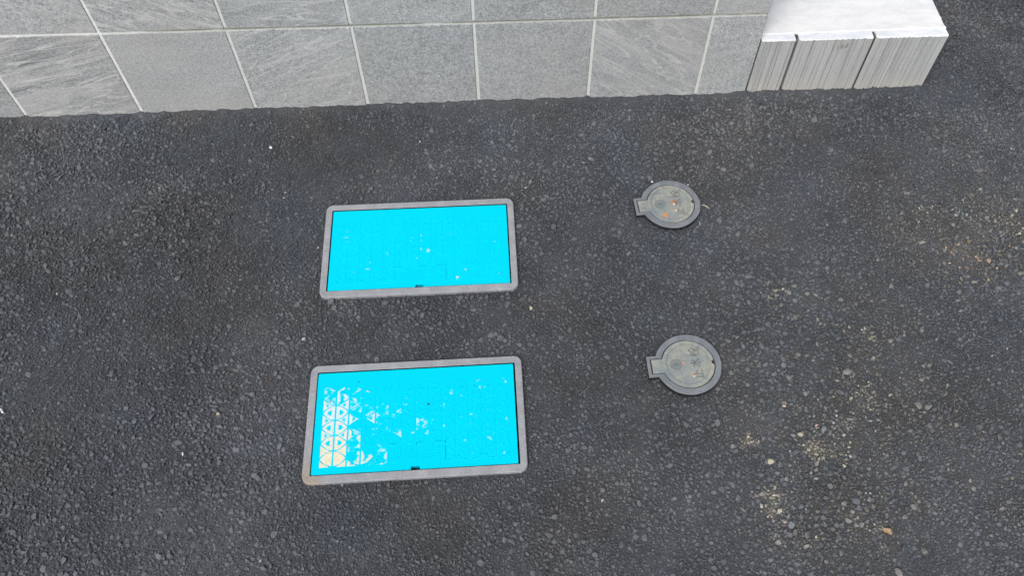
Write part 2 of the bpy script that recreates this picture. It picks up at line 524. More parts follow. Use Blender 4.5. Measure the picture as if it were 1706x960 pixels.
def albedo(x, y, rnd):
    """base colour of asphalt at x, y; rnd 0..1 per stone breaks the patches up"""
    n = len(x)
    v = 0.092 + 0.022 * rnd ** 1.5 + 0.036 * (fbm(x, y, 2.2, 31) - 0.5) + 0.040 * (fbm(x, y, 14.0, 35) - 0.5)
    tone = (fbm(x, y, 6.0, 37) - 0.5) * 0.16
    out = np.stack([v * (0.94 + tone), v * 1.0, v * (1.095 - tone)], 1)
    for (px, py, rx, ry, c, s) in PATCHES:
        d = ((x - px) / rx) ** 2 + ((y - py) / ry) ** 2
        wgt = s * np.exp(-d) * (0.35 + 1.3 * fbm(x, y, 45.0, 41))
        f = np.clip((wgt - 0.02 - rnd2(x, y) * 0.72) * 4.0, 0, 1)[:, None]
        out = out * (1 - f) + np.array(c)[None] * f * (0.5 + 0.8 * rnd[:, None])
    return out

def rnd2(x, y):
    return np.abs(np.sin(x * 7919.13 + y * 3571.7) * 43758.5453) % 1.0

def color_attr(me, cols):
    a = me.attributes.new('stone_color', 'FLOAT_COLOR', 'POINT')
    full = np.ones((len(cols), 4), np.float32); full[:, :3] = cols
    a.data.foreach_set('color', full.ravel())

# ------------------------------------------------------------------ ground sheet
xs = np.concatenate([[-80, -40, -20, -10, -6, -4, -3, -2.3], np.arange(-1.75, 2.2, 0.0085), [2.6, 3.2, 4, 6, 10, 20, 40, 80]])
ys = np.concatenate([[-80, -40, -20, -10, -6, -4, -3, -2.4], np.arange(-1.85, 0.85, 0.0085), [1.2, 2, 3, 5, 8, 12, 20, 40, 80]])
gx, gy = np.meshgrid(xs, ys, indexing='ij')
gz = ground_z(gx, gy)
gz += bank(gx, gy) * (gy < 0.4) * (np.abs(gx) < 2)
near = footprint(gx, gy, 0.012, False)
gz = np.where(near, np.minimum(gz, -0.0022), gz) - 0.0027 * (1 - np.exp(-wall_dist(gx, gy) / 0.02))
gz[np.abs(gx) > 2.3] = 0; gz[np.abs(gy) > 2.0] = 0
nx, ny = len(xs), len(ys)
co = np.stack([gx, gy, gz], -1).reshape(-1, 3)
idx = np.arange(nx * ny).reshape(nx, ny)
q = np.stack([idx[:-1, :-1], idx[1:, :-1], idx[1:, 1:], idx[:-1, 1:]], -1).reshape(-1, 4)
hole = np.zeros((nx, ny), bool)
for (cx, cy, a) in COVERS:
    hole |= (np.abs(gx - cx) < OW / 2 - 0.009) & (np.abs(gy - cy) < OH / 2 - 0.009)
for (cx, cy, a) in VALVES:
    hole |= np.hypot(gx - cx, gy - cy) < RO - 0.006
hq = hole.ravel()[q].all(1)
q = q[~hq]
me = bpy.data.meshes.new('ground')
me.from_pydata(co.tolist(), [], q.tolist())
r0 = rnd2(co[:, 0], co[:, 1])
color_attr(me, (lambda A: np.where(A.sum(1, keepdims=True) > 0.42, np.minimum(A * 0.8, 0.2), A * 0.72))(albedo(co[:, 0], co[:, 1], r0 * 0.5)))
me.materials.append(ASPHALT)
me.polygons.foreach_set('use_smooth', [True] * len(me.polygons))
ground = link_mesh('ground', me)
tag(ground, kind='structure')

# ------------------------------------------------------------------ crushed stone set in the bitumen
def stone_variants(n, kmin=11, kmax=15, flat=0.62, seed=3):
    rr = random.Random(seed)
    out = []
    for _ in range(n):
        bm = bmesh.new()
        el = rr.uniform(0.68, 1.0)
        for _k in range(rr.randint(kmin, kmax)):
            a = rr.uniform(0, 2 * math.pi)
            z = rr.uniform(-0.45, 1.0)
            r_ = math.sqrt(max(0.0, 1 - z * z)) * rr.uniform(0.85, 1.1)
            bm.verts.new((r_ * math.cos(a), el * r_ * math.sin(a), flat * min(z, rr.uniform(0.62, 0.95)) * rr.uniform(0.85, 1.0)))
        res = bmesh.ops.convex_hull(bm, input=bm.verts)
        junk = [g for g in res['geom_interior'] + res['geom_unused'] if isinstance(g, bmesh.types.BMVert)]
        bmesh.ops.delete(bm, geom=list(set(junk)), context='VERTS')
        bmesh.ops.triangulate(bm, faces=bm.faces)
        bm.normal_update()
        dead = [f for f in bm.faces if f.normal.z < -0.35]
        bmesh.ops.delete(bm, geom=dead, context='FACES')
        bm.verts.index_update()
        out.append((np.array([v.co[:] for v in bm.verts]), np.array([[v.index for v in f.verts] for f in bm.faces])))
        bm.free()
    return out

def build_stones(name, px, py, pz, rad, cols, variants, mat, rg, tilt=0.22, zscale=None):
    nst = len(px)
    var = rg.integers(0, len(variants), nst)
    V, F, K = [], [], []
    base = 0
    for k, (vv, ff) in enumerate(variants):
        s = np.nonzero(var == k)[0]
        if not len(s): continue
        a = rg.random(len(s)) * 2 * np.pi
        tx, ty = rg.normal(0, tilt, len(s)), rg.normal(0, tilt, len(s))
        ca, sa = np.cos(a), np.sin(a)
        x = vv[None, :, 0] * ca[:, None] - vv[None, :, 1] * sa[:, None]
        y = vv[None, :, 0] * sa[:, None] + vv[None, :, 1] * ca[:, None]
        z = vv[None, :, 2] * np.ones((len(s), 1))
        if zscale is not None: z = z * zscale[s][:, None]
        z = z + x * tx[:, None] + y * ty[:, None]
        P = np.stack([x * rad[s][:, None] + px[s][:, None], y * rad[s][:, None] + py[s][:, None], z * rad[s][:, None] + pz[s][:, None]], -1)
        n_ = len(vv)
        V.append(P.reshape(-1, 3))
        F.append((ff[None] + (base + np.arange(len(s)) * n_)[:, None, None]).reshape(-1, 3))
        K.append(np.repeat(cols[s], n_, 0))
        base += len(s) * n_
    V = np.concatenate(V); F = np.concatenate(F); K = np.concatenate(K)
    me = bpy.data.meshes.new(name)
    me.vertices.add(len(V)); me.vertices.foreach_set('co', V.astype(np.float32).ravel())
    me.loops.add(len(F) * 3); me.loops.foreach_set('vertex_index', F.astype(np.int32).ravel())
    me.polygons.add(len(F))
    me.polygons.foreach_set('loop_start', np.arange(0, len(F) * 3, 3, dtype=np.int32))
    me.polygons.foreach_set('loop_total', np.full(len(F), 3, np.int32))
    me.update(calc_edges=True)
    me.validate()
    color_attr(me, K)
    me.materials.append(mat)
    me.polygons.foreach_set('use_smooth', [False] * len(me.polygons))
    return link_mesh(name, me)

# the stretch of ground the lens takes in, with a margin all round
VIEW = [(-1.12, -1.40), (1.15, -1.50), (1.78, 0.75), (1.22, 0.75), (1.22, 0.0), (-1.50, 0.0)]
def in_view(x, y, mg=0.20):
    """inside the hull widened by a margin"""
    m_ = (y > -1.52) & (y < 0.72)
    left = -1.12 - (y + 1.4) * 0.27 - mg
    rightb = 1.15 + (y + 1.4) * 0.34 + mg
    m_ &= (x > left) & (x < rightb) & ((y < 0.0) | (x > 1.2))
    return m_

RES = 0.001
X0, Y0 = -1.75, -1.60
occ = bytearray()
OWN, OHN = int(3.9 / RES), int(2.4 / RES)
occ = np.zeros((OHN, OWN), bool)
N = 420000
cxs = rng.uniform(-1.74, 2.1, N); cys = rng.uniform(-1.55, 0.74, N)
ok = in_view(cxs, cys)
# neat fringe: stones may not stand on covers or in walls
ok &= ~footprint(cxs, cys, 0.0022)
cxs, cys = cxs[ok], cys[ok]
coarse = fbm(cxs, cys, 3.2, 61)
rightish = np.clip((cxs + 0.2) / 1.2, 0, 1)
rads = np.exp(rng.normal(math.log(0.0029), 0.36, len(cxs))) * (0.62 + 0.66 * coarse + 0.08 * rightish)
rads = np.clip(rads, 0.0021, 0.0100)
order = np.argsort(-rads)
cxs, cys, rads = cxs[order], cys[order], rads[order]
d_fp = footprint(cxs, cys, 0.0075)
keep = []
fx = ((cxs - X0) / RES).tolist(); fy = ((cys - Y0) / RES).tolist(); fr = (rads / RES).tolist(); fringe = d_fp.tolist()
discs = {}
for i in range(len(fx)):
    r_ = fr[i]
    if fringe[i] and r_ > 3.2: continue
    ix, iy = int(fx[i]), int(fy[i])
    k = max(1, int(r_ * 0.62))
    if occ[iy, ix] or occ[iy + k, ix] or occ[iy - k, ix] or occ[iy, ix + k] or occ[iy, ix - k]: continue
    rr = int(r_ * 0.90 + 0.5)
    if rr not in discs:
        g = np.arange(-rr, rr + 1)
        discs[rr] = (g[:, None] ** 2 + g[None] ** 2) <= rr * rr + 0.5
    occ[iy - rr:iy + rr + 1, ix - rr:ix + rr + 1] |= discs[rr]
    keep.append(i)
    if len(keep) >= 70000: break
keep = np.array(keep)
# the finer chippings fill what is left between the stones
fyi, fxi = np.nonzero(~occ)
px_ = X0 + (fxi + 0.5) * RES; py_ = Y0 + (fyi + 0.5) * RES
k = in_view(px_, py_, 0.14)
fyi, fxi, px_, py_ = fyi[k], fxi[k], px_[k], py_[k]
k = ~footprint(px_, py_, 0.0016)
fyi, fxi, px_, py_ = fyi[k], fxi[k], px_[k], py_[k]
perm = rng.permutation(len(fxi))
fkeep = []
for i, a, b in zip(perm.tolist(), fyi[perm].tolist(), fxi[perm].tolist()):
    if occ[a, b]: continue
    occ[a - 1:a + 2, b] = True; occ[a, b - 1:b + 2] = True
    fkeep.append(i)
    if len(fkeep) >= 215000: break
fkeep = np.array(fkeep)
sx_ = np.concatenate([cxs[keep], px_[fkeep] + rng.uniform(-.0004, .0004, len(fkeep))])
sy_ = np.concatenate([cys[keep], py_[fkeep] + rng.uniform(-.0004, .0004, len(fkeep))])
sr_ = np.concatenate([rads[keep], rng.uniform(0.0011, 0.0020, len(fkeep))])
print('stones', len(keep), 'fines', len(fkeep), 'of', len(perm))
nbig = len(keep)
keep = np.zeros(len(sx_))
rn = rng.random(len(keep))
cols = albedo(sx_, sy_, rn)
big = np.clip((sr_ - 0.0035) / 0.005, 0, 1)[:, None]
cols = cols * (1 + 0.14 * big)
lite = rng.random(len(keep))
f = (lite > 0.988)[:, None]; cols = np.where(f, cols * 1.3 + 0.008, cols)
f = (lite > 0.9992)[:, None]; cols = np.where(f, np.array([[0.36, 0.36, 0.34]]), cols)
f = (lite < 0.0004)[:, None]; cols = np.where(f, np.array([[0.12, 0.075, 0.05]]), cols)
wd = wall_dist(sx_, sy_)
sz_ = ground_z(sx_, sy_) + bank(sx_, sy_) * (sy_ < 0.4) - np.maximum(sr_, 0.002) * 0.36 + rng.normal(0, 0.0008, len(keep)) + 0.0003
sz_ += 0.0022 * np.clip((fbm(sx_, sy_, 9.0, 97) - 0.52) * 6, 0, 1) * np.clip((sr_ - 0.0028) / 0.003, 0, 1) * (wd > 0.03)      # open, coarse stretches
sz_ -= (sr_ < 0.0021) * (0.0002 + 0.0012 * np.clip((fbm(sx_, sy_, 30.0, 93) - 0.5) * 4, 0, 1))
sz_ -= 0.0024 * np.clip((0.53 - fbm(sx_, sy_, 7.0, 91)) * 5, 0, 1) * (sr_ > 0.003)      # smoother, better rolled stretches
sz_ += (rng.random(len(keep)) > 0.93) * 0.0016
lip = footprint(sx_, sy_, 0.012) & (wd > 0.014)
sz_ = np.where(lip, np.minimum(sz_, 0.0012 - sr_ * 0.3), sz_)
B_ = np.arange(len(sr_)) < nbig
agg = build_stones('asphalt_aggregate', sx_[B_], sy_[B_], sz_[B_], sr_[B_] * 1.06, cols[B_], stone_variants(60, 9, 14, 0.7), AGGREGATE, rng, 0.3)
fin = build_stones('asphalt_fines', sx_[~B_], sy_[~B_], sz_[~B_], sr_[~B_] * 1.1, cols[~B_], stone_variants(24, 6, 7, 0.95, 8), AGGREGATE, rng)
tag(fin, 'fine dark chippings between the larger stones of the asphalt', 'asphalt', kind='stuff')
print('tris', sum(len(o.data.polygons) for o in (agg, fin)), len(keep))
tag(agg, 'dark grey crushed stone of the fresh asphalt surface', 'asphalt', kind='stuff')

# pale grit lying loose in the sandy patches
gx_, gy_, gr_, gc_ = [], [], [], []
for (px, py, rx, ry, c, s) in PATCHES:
    if c == BROWN or rx > 0.2: dens, szr = 0.02, (0.0009, 0.0026)
    elif c in (DUSTC,): dens, szr = 0.22, (0.0008, 0.0018)
    else: dens, szr = 1.25, (0.0010, 0.0050)
    n_ = int(rx * ry * 60000 * s * dens) + 4
    a = rng.normal(0, 0.75, (n_, 2))
    x = px + a[:, 0] * rx; y = py + a[:, 1] * ry
    k = fbm(x, y, 60.0, 71) > 0.44
    x, y = x[k], y[k]
    gx_.append(x); gy_.append(y); gr_.append(szr[0] + (szr[1] - szr[0]) * rng.random(len(x)) ** 2.6)
    cc = np.array(c)[None] * (0.55 + 1.0 * rng.random((len(x), 1))) * (1 + rng.normal(0, 0.07, (len(x), 3)))
    gc_.append(np.clip(cc, 0.03, 0.62))
# single grains strewn everywhere
n_ = 260
x = rng.uniform(-1.6, 1.9, n_); y = rng.uniform(-1.45, 0.5, n_)
k = in_view(x, y); x, y = x[k], y[k]
gx_.append(x); gy_.append(y); gr_.append(0.0007 + 0.0011 * rng.random(len(x)) ** 3)
gc_.append(np.clip(np.array([[0.42, 0.42, 0.41]]) * (0.5 + 0.9 * rng.random((len(x), 1))), 0, 0.7))
gx_, gy_, gr_, gc_ = map(np.concatenate, (gx_, gy_, gr_, gc_))
k = ~footprint(gx_, gy_, 0.003) & in_view(gx_, gy_)
gx_, gy_, gr_, gc_ = gx_[k], gy_[k], gr_[k], gc_[k]
ix = np.clip(((gx_ - X0) / RES).astype(int), 0, OWN - 1); iy = np.clip(((gy_ - Y0) / RES).astype(int), 0, OHN - 1)
gz_ = ground_z(gx_, gy_) + np.where(occ[iy, ix], 0.0016, 0.0004) + gr_ * 0.1
grit = build_stones('pale_grit', gx_, gy_, gz_, gr_, gc_, stone_variants(16, 9, 12, 0.8, 5), AGGREGATE, rng)
tag(grit, 'pale sandy grit scattered over the asphalt', 'grit', kind='stuff')

# ------------------------------------------------------------------ tiled wall
T, X_J0, HJ = 0.303, -1.24613, 0.26985
GW = 0.0075
wall = empty('tiled_wall', (0, 0, 0))
tag(wall, 'low wall faced with square grey stone-look tiles and pale grout', 'wall')
bm = bmesh.new()
X_L = X_J0 - 2 * T
ROWS = 4
WT = HJ + (ROWS - 1) * T - GW / 2
def box(bm, x0, x1, y0, y1, z0, z1, mat=0, bev=0.0):
    lp = [(x0, y0), (x1, y0), (x1, y1), (x0, y1)]
    if bev:
        loft(bm, [lift(inset(lp, bev), z0), lift(lp, z0 + bev), lift(lp, z1 - bev), lift(inset(lp, bev), z1)], True, True, mat)
    else:
        loft(bm, [lift(lp, z0), lift(lp, z1)], True, True, mat)
box(bm, X_L, WALL_END - 0.004, 0.0022, 0.15, -0.06, WT)
from_bm('grout_backing', bm, GROUT, wall)
bm = bmesh.new()
box(bm, X_L - 0.01, WALL_END + 0.004, -0.012, 0.165, WT + 0.002, WT + 0.032, bev=0.003)
from_bm('coping', bm, MORTAR, wall)

def tile_mesh(w_, h_):
    bm = bmesh.new()
    lp = [(-w_ / 2, -h_ / 2), (w_ / 2, -h_ / 2), (w_ / 2, h_ / 2), (-w_ / 2, h_ / 2)]
    n = 5
    pts = []
    rr = random.Random(int(w_ * 1e5 + h_ * 1e3))
    for a, b in zip(lp, lp[1:] + lp[:1]):
        for i in range(n):
            t = i / n
            j = 0 if i == 0 else rr.uniform(-0.0005, 0.0005)
            pts.append((a[0] + (b[0] - a[0]) * t + j, a[1] + (b[1] - a[1]) * t + j))
    # (u, v) lie in the wall's plane, depth goes along +y
    lv = lambda P, y: [(p[0], y, p[1]) for p in P]
    loft(bm, [lv(pts, 0.012), lv(pts, 0.0011), lv(inset(pts, 0.0011), 0.0)], False, True)
    bmesh.ops.recalc_face_normals(bm, faces=bm.faces)
    me = bpy.data.meshes.new('tile')
    bm.to_mesh(me); bm.free()
    me.materials.append(TILE)
    return me
tile_meshes = {}
VEIN = {(0, 0): (14, 1.25), (0, 1): (8, .12), (0, 2): (24, .65), (0, 3): (15, .12), (0, 4): (0, .12), (0, 5): (-32, .8), (0, 6): (5, .08), (0, -1): (5, .1), (0, -2): (10, .3),
        (1, 0): (-22, .55), (1, 1): (-24, 1.0), (1, 2): (4, 1.0), (1, 3): (12, .3), (1, 4): (14, .3), (1, 5): (-15, .25), (1, 6): (8, .45), (1, -1): (10, .5), (1, -2): (-8, .4)}
for row in range(ROWS):
    z0, z1 = ((-0.035, HJ - GW / 2) if row == 0 else (HJ + (row - 1) * T + GW / 2, HJ + row * T - GW / 2))
    for k in range(-2, 7):
        x0 = X_J0 + k * T + GW / 2
        x1 = X_J0 + (k + 1) * T - GW / 2 if k < 6 else WALL_END
        key = (round(x1 - x0, 4), round(z1 - z0, 4))
        if key not in tile_meshes: tile_meshes[key] = tile_mesh(*key)
        o = link_mesh('tile', tile_meshes[key], wall)
        rr = random.Random(row * 50 + k + 9)
        o.location = ((x0 + x1) / 2, rr.uniform(-0.0004, 0.0006), (z0 + z1) / 2)
        o.rotation_euler = (rr.uniform(-.002, .002), rr.uniform(-.003, .003), rr.uniform(-.002, .002))
        va = VEIN.get((row, k), (12 * (k % 3) - 10, .3))
        o['tile_tone'] = rr.uniform(0.90, 1.04)
        o['tile_seed'] = 0.37 + row * 2.13 + k * 0.71
        o['vein_angle'] = float(R(va[0]))
        o['vein_amount'] = float(va[1])

# ------------------------------------------------------------------ low block wall
bw = empty('block_wall', (0.97, 0, 0))
tag(bw, 'low end of ribbed grey concrete blocks capped with white mortar', 'block wall')
for bi, (x0, x1) in enumerate(BLOCK_X):
    rr = random.Random(40 + bi)
    front = []
    x = x0
    first = True
    ch = 0.004 if bi else 0.001
    front.append((x0, ch + 0.003))
    x = x0 + ch
    while x < x1 - 0.006:
        wd_ = rr.uniform(0.0022, 0.0065)
        d = rr.choice([0, 0, .0003, .0006, .0010]) + rr.uniform(0, .0004)
        if rr.random() < 0.30: wd_, d = rr.uniform(0.0012, 0.0022), rr.uniform(.0022, .0038)      # a thin comb groove
        xe = min(x + wd_, x1 - 0.003)
        front.append((x, d)); front.append((xe - 0.0007, d + rr.uniform(-.0003, .0003)))
        x = xe
    front.append((x1 - 0.001, 0.0006)); front.append((x1, 0.004))
    outline = front + [(x1, BLOCK_D), (x0, BLOCK_D)]
    bm = bmesh.new()
    lower = [bm.verts.new((p[0] - 0.97, p[1], -0.06)) for p in outline]
    topz = [BTOP - 0.0012 - (0.0009 * rr.random() if i < len(front) else 0) for i in range(len(outline))]
    upper = [bm.verts.new((p[0] - 0.97, p[1], z)) for p, z in zip(outline, topz)]
    # ragged upper lip, worn back a little
    lip_ = [bm.verts.new((p[0] - 0.97, p[1] + (0.0012 + 0.0022 * rr.random() if i < len(front) else 0), BTOP)) for i, p in enumerate(outline)]
    n = len(outline)
    for i in range(n):
        j = (i + 1) % n
        bm.faces.new((lower[i], lower[j], upper[j], upper[i])).material_index = 0
        bm.faces.new((upper[i], upper[j], lip_[j], lip_[i])).material_index = 1
    bm.faces.new(lip_).material_index = 1
    blk = from_bm('block', bm, [BLOCK, LIME], bw)
    if bi == 1:
        bm = bmesh.new()
        one = [[(.5, 1), (.5, 0)]]
        zero = [[(.2, .2), (.2, .8), (.5, 1), (.8, .8), (.8, .2), (.5, 0), (.2, .2)]]
        two = [[(.1, .8), (.5, 1), (.85, .75), (.1, 0), (.9, 0)]]
        for ch_, u in ((one, .919), (one, .929), (zero, .9405), (two, .953)):
            strokes(bm, ch_, u - 0.97, 0.0, 0.008, 0.0115, 0, 0.0014, 0.0, 0.0008)
        # stand the flat writing up against the block's face
        for v in bm.verts:
            x_, y_, z_ = v.co
            v.co = (x_, -0.0004 - z_, 0.156 + y_ + (x_ + 0.034) * 0.28)
        from_bm('stamped_number', bm, BROWN_MARK, blk)
# mortar between the blocks
bm = bmesh.new()
for (a, b, dp) in ((0.8095, 0.8190, 0.022), (1.0195, 1.0280, 0.008)):
    box(bm, a - 0.97 - 0.001, b - 0.97 + 0.001, dp, BLOCK_D - 0.01, -0.05, BTOP - 0.006)
from_bm('joint_mortar', bm, mat_plain('dark_joint', (0.07, 0.065, 0.06)), bw)
# white mortar skin on top, broken at its right edge
edge = [(1.2075, 0.39), (1.2073, 0.1435), (1.2107, 0.1112), (1.2149, 0.0929), (1.2195, 0.083), (1.2227, 0.0717), (1.2145, 0.0605), (1.2165, 0.0553), (1.2229, 0.0415), (1.2255, 0.031)]
cap_pts = []
rr = random.Random(3)
for i in range(61):
    xx = 0.7165 + (1.2255 - 0.7165) * i / 60
    cap_pts.append((xx, 0.0262 + 0.0045 * (xx - 0.7165) / 0.5 + rr.uniform(-.0007, .0007)))
cap_pts[-1] = edge[-1]
ed = []
for a, b in zip(edge[:-1], edge[1:]):
    m_ = max(1, int(math.dist(a, b) / 0.006))
    for i in range(m_):
        t = i / m_
        ed.append((a[0] + (b[0] - a[0]) * t + rr.uniform(-.0009, .0009), a[1] + (b[1] - a[1]) * t))
cap_pts = cap_pts[:-1] + [edge[-1]] + ed[::-1] + [(0.7165, 0.39)]
cap_pts = [(p[0] - 0.97, p[1]) for p in cap_pts]
bm = bmesh.new()
loft(bm, [lift(cap_pts, BTOP - 0.004), lift(cap_pts, BTOP + 0.0012), lift(inset(cap_pts, 0.0012), BTOP + 0.0026)], False, True)
from_bm('mortar_cap', bm, MORTAR, bw)
# broken lumps of mortar on the corner
bm = bmesh.new()
for (x_, y_, r_) in ((1.2205, 0.018, 0.0035), (1.2215, 0.006, 0.003), (1.2225, 0.072, 0.0035), (1.219, 0.052, 0.003), (1.2225, 0.036, 0.003)):
    mt = Matrix.Translation((x_ - 0.97, y_, BTOP - 0.001)) @ Matrix.Diagonal((r_, r_ * 1.5, r_ * 1.0, 1))
    bmesh.ops.create_icosphere(bm, subdivisions=1, radius=1.0, matrix=mt)
for v in bm.verts: v.co += Vector((rr.uniform(-1, 1), rr.uniform(-1, 1), rr.uniform(-1, 1))) * 0.0005
from_bm('mortar_crumbs', bm, MORTAR, bw)

# ------------------------------------------------------------------ blue meter box covers
FT = 0.0062
def tri_pads():
    """pads of the lid's triangle and arc relief: (outline, column, centre)"""
    px = 0.02875; x_l = -0.2018; sy = 0.035; yc0 = 0.0035
    pads = []
    for j in range(14):
        xa, xb = x_l + j * px, x_l + (j + 1) * px
        odd = j % 2 == 0            # the even line lies on the left of an even column
        xe, xo = (xa, xb) if odd else (xb, xa)
        for k in range(-4, 4):
            # lens half: flat side on the odd line, tip on the even line
            ya, yb = yc0 + k * sy, yc0 + (k + 1) * sy
            ym = (ya + yb) / 2
            pts = [(xo, ya), (xo, yb)]
            arc = []
            for t in (0.2, 0.4, 0.6, 0.8):
                bx = xo + (xe - xo) * t; by = yb + (ym - yb) * t
                bul = (0.0054 if yb < 0.084 else 0.0) * math.sin(math.pi * t)
                arc.append((bx, by + bul))
            pts += arc + [(xe, ym)] + [(p[0], 2 * ym - p[1]) for p in arc[::-1]]
            pads.append((pts, j, k, 'lens'))
            # triangle: flat side on the even line, tip on the odd line
            y0, y1 = ym - sy, ym
            pts = [(xe, y0), (xe, y1)]
            arc = []
            for t in (0.25, 0.5, 0.75):
                bx = xe + (xo - xe) * t; by = y1 + (ya - y1) * t
                bul = (0.0034 if y1 < 0.084 else 0.0) * math.sin(math.pi * t)
                arc.append((bx, by - bul))
            pts += arc + [(xo, ya)] + [(p[0], 2 * ya - p[1]) for p in arc[::-1]]
            pads.append((pts, j, k, 'tri'))
    return pads

def clip_y(poly, y, keep_below):
    out = []
    n = len(poly)
    for i in range(n):
        a, b = poly[i], poly[(i + 1) % n]
        ia = a[1] <= y if keep_below else a[1] >= y
        ib = b[1] <= y if keep_below else b[1] >= y
        if ia: out.append(a)
        if ia != ib:
            t = (y - a[1]) / (b[1] - a[1])
            out.append((a[0] + (b[0] - a[0]) * t, y))
    return out

def area(p):
    return 0.5 * sum(a[0] * b[1] - b[0] * a[1] for a, b in zip(p, p[1:] + p[:1]))

def meter_cover(loc, rz, shift, worn, label, stain):
    root = empty('meter_box_cover', (*loc, 0.0), rz)
    tag(root, label, 'meter cover', 'blue meter box covers in the asphalt')
    IW, IH = 0.4375, 0.2402
    bm = bmesh.new()
    rr = random.Random(int(worn * 10) + 2)
    o1 = rrect(OW, OH, 0.019, 8)
    o1 = [(p[0] + rr.uniform(-.0006, .0006), p[1] + rr.uniform(-.0006, .0006)) for p in o1]
    i1 = rrect(IW, IH, 0.0025, 8)
    loft(bm, [lift(o1, -0.03), lift(o1, FT - 0.0016), lift(inset(o1, 0.0016), FT), lift(rrect(IW + .0016, IH + .0016, 0.0032, 8), FT), lift(i1, FT - 0.0009)])
    loft(bm, [lift(i1, FT - 0.0009), lift(i1, -0.022)], False, True, 1)  # inner walls and floor coloured dark to deepen the shade in the gap
    bmesh.ops.remove_doubles(bm, verts=bm.verts, dist=1e-6)
    fr = from_bm('frame', bm, [FRAME, PAINTED_SHADE], root)
    fr['corner_stain'] = float(stain)
    # lid with the lifting notch in its near edge
    hw, hh = 0.2161, 0.1180
    LT = FT - 0.0016
    zb = LT - 0.0004
    c = 0.0015
    ol = [(-hw + c, -hh), (-0.0095, -hh), (-0.0088, -0.1105), (0.0088, -0.1105), (0.0095, -hh), (hw - c, -hh), (hw, -hh + c), (hw, hh - c), (hw - c, hh), (-hw + c, hh), (-hw, hh - c), (-hw, -hh + c)]
    bm = bmesh.new()
    loft(bm, [lift(ol, -0.012), lift(ol, zb - 0.0006), lift(inset(ol, 0.0007), zb)], False, True)
    lid = from_bm('lid', bm, LID, root)
    lid.location = (shift, 0, 0)
    # relief of pads
    PT = LT - 0.00005
    V, F, W_, CL = [], [], [], []
    yt, yb = 0.0845, -0.1045
    ecx, ecy, er = -0.0555, 0.0735, 0.0205
    for (pts, j, k, kind) in tri_pads():
        if area(pts) < 0: pts = pts[::-1]
        pts = clip_y(clip_y(pts, yt, True), yb, False)
        if len(pts) < 3 or area(pts) < 8e-5: continue
        ps = inset(pts, 0.0014)
        if area(ps) < 4e-5 or max(p[1] for p in ps) > yt + 0.0005 or min(p[1] for p in ps) < yb - 0.0005: continue
        cx_ = sum(p[0] for p in ps) / len(ps); cy_ = sum(p[1] for p in ps) / len(ps)
        if math.hypot(cx_ - ecx, cy_ - ecy) < er + 0.004: continue
        if -0.060 < cx_ < 0.066 and cy_ < -0.054: continue
        inner = [(cx_ + (p[0] - cx_) * 0.42, cy_ + (p[1] - cy_) * 0.42) for p in ps]
        if worn > 0.5:
            if j <= 1: wr = 1.1 if cy_ < 0.055 else 0.8
            elif j == 2: wr = 0.93 if rr.random() < (0.7 if cy_ < -0.02 else 0.35) else 0.56
            elif j == 3: wr = 0.84 if rr.random() < (0.5 if cy_ < -0.04 else 0.2) else 0.5
            elif j in (4, 5): wr = 0.66 if cy_ < -0.05 else rr.choice([0.3, 0.46, 0.56])
            else: wr = rr.choice([0.0, 0.1, 0.2, 0.28, 0.36, 0.42])
            fill = j <= 1 and cy_ < -0.065
            clay = max(0.0, min(1.0, (-cy_ + 0.02) / 0.09)) if j <= 3 else 0.0
        else:
            wr = rr.choice([0.0, 0.0, 0.0, 0.1, 0.2, 0.28])
            if abs(cx_ - 0.092) < 0.018 and cy_ < -0.082: wr = 0.5
            fill = False; clay = 0.0
        n = len(ps); b0 = len(V)
        in2 = inset(ps, 0.0006)
        for lp, z in ((ps, zb - 0.0001), (in2, PT), (inner, PT), ([(cx_ + (p[0] - cx_) * 0.34, cy_ + (p[1] - cy_) * 0.34) for p in ps], zb + 0.0001)):
            V += [(p[0], p[1], z) for p in lp]
        for a in range(3):
            for i in range(n):
                jx = (i + 1) % n
                F.append((b0 + a * n + i, b0 + a * n + jx, b0 + (a + 1) * n + jx, b0 + (a + 1) * n + i))
        F.append(tuple(b0 + 3 * n + i for i in range(n)))
        if wr < 1.0:
            side = [rr.uniform(-0.42, 0.17) for _ in range(4)]       # scuffs follow single edges of a pad
            vv_ = [max(0.0, wr + side[int(i * 4 / n)]) if wr > 0.02 else 0.0 for i in range(n)]
        else:
            vv_ = [wr] * n
        W_ += [0.0] * n + vv_ + [x_ if wr >= 1.0 else max(0.0, x_ - 0.16) for x_ in vv_] + [wr if fill else 0.0] * n
        CL += [clay] * (4 * n)
    me = bpy.data.meshes.new('raised_pattern')
    me.from_pydata(V, [], F)
    for nm, dat in (('wear', W_), ('clay', CL)):
        a = me.attributes.new(nm, 'FLOAT', 'POINT'); a.data.foreach_set('value', dat)
    me.materials.append(LID)
    link_mesh('raised_pattern', me, lid)
    # emblem and lettering
    bm = bmesh.new()
    for rad in (0.0188, 0.0150):
        ring(bm, ecx, ecy, rad, 0.0018, zb - 0.0001, PT, 44)
    strokes(bm, [[(.05, .62), (.42, .62)], [(.3, .62), (.3, .15)], [(.5, .85), (.5, .2)], [(.85, .8), (.53, .5), (.9, .2)], [(.35, .05), (.75, .05)]], ecx, ecy, 0.019, 0.019, 0, 0.0018, zb - 0.0001, PT)
    from_bm('emblem', bm, LID, lid)
    bm = bmesh.new()
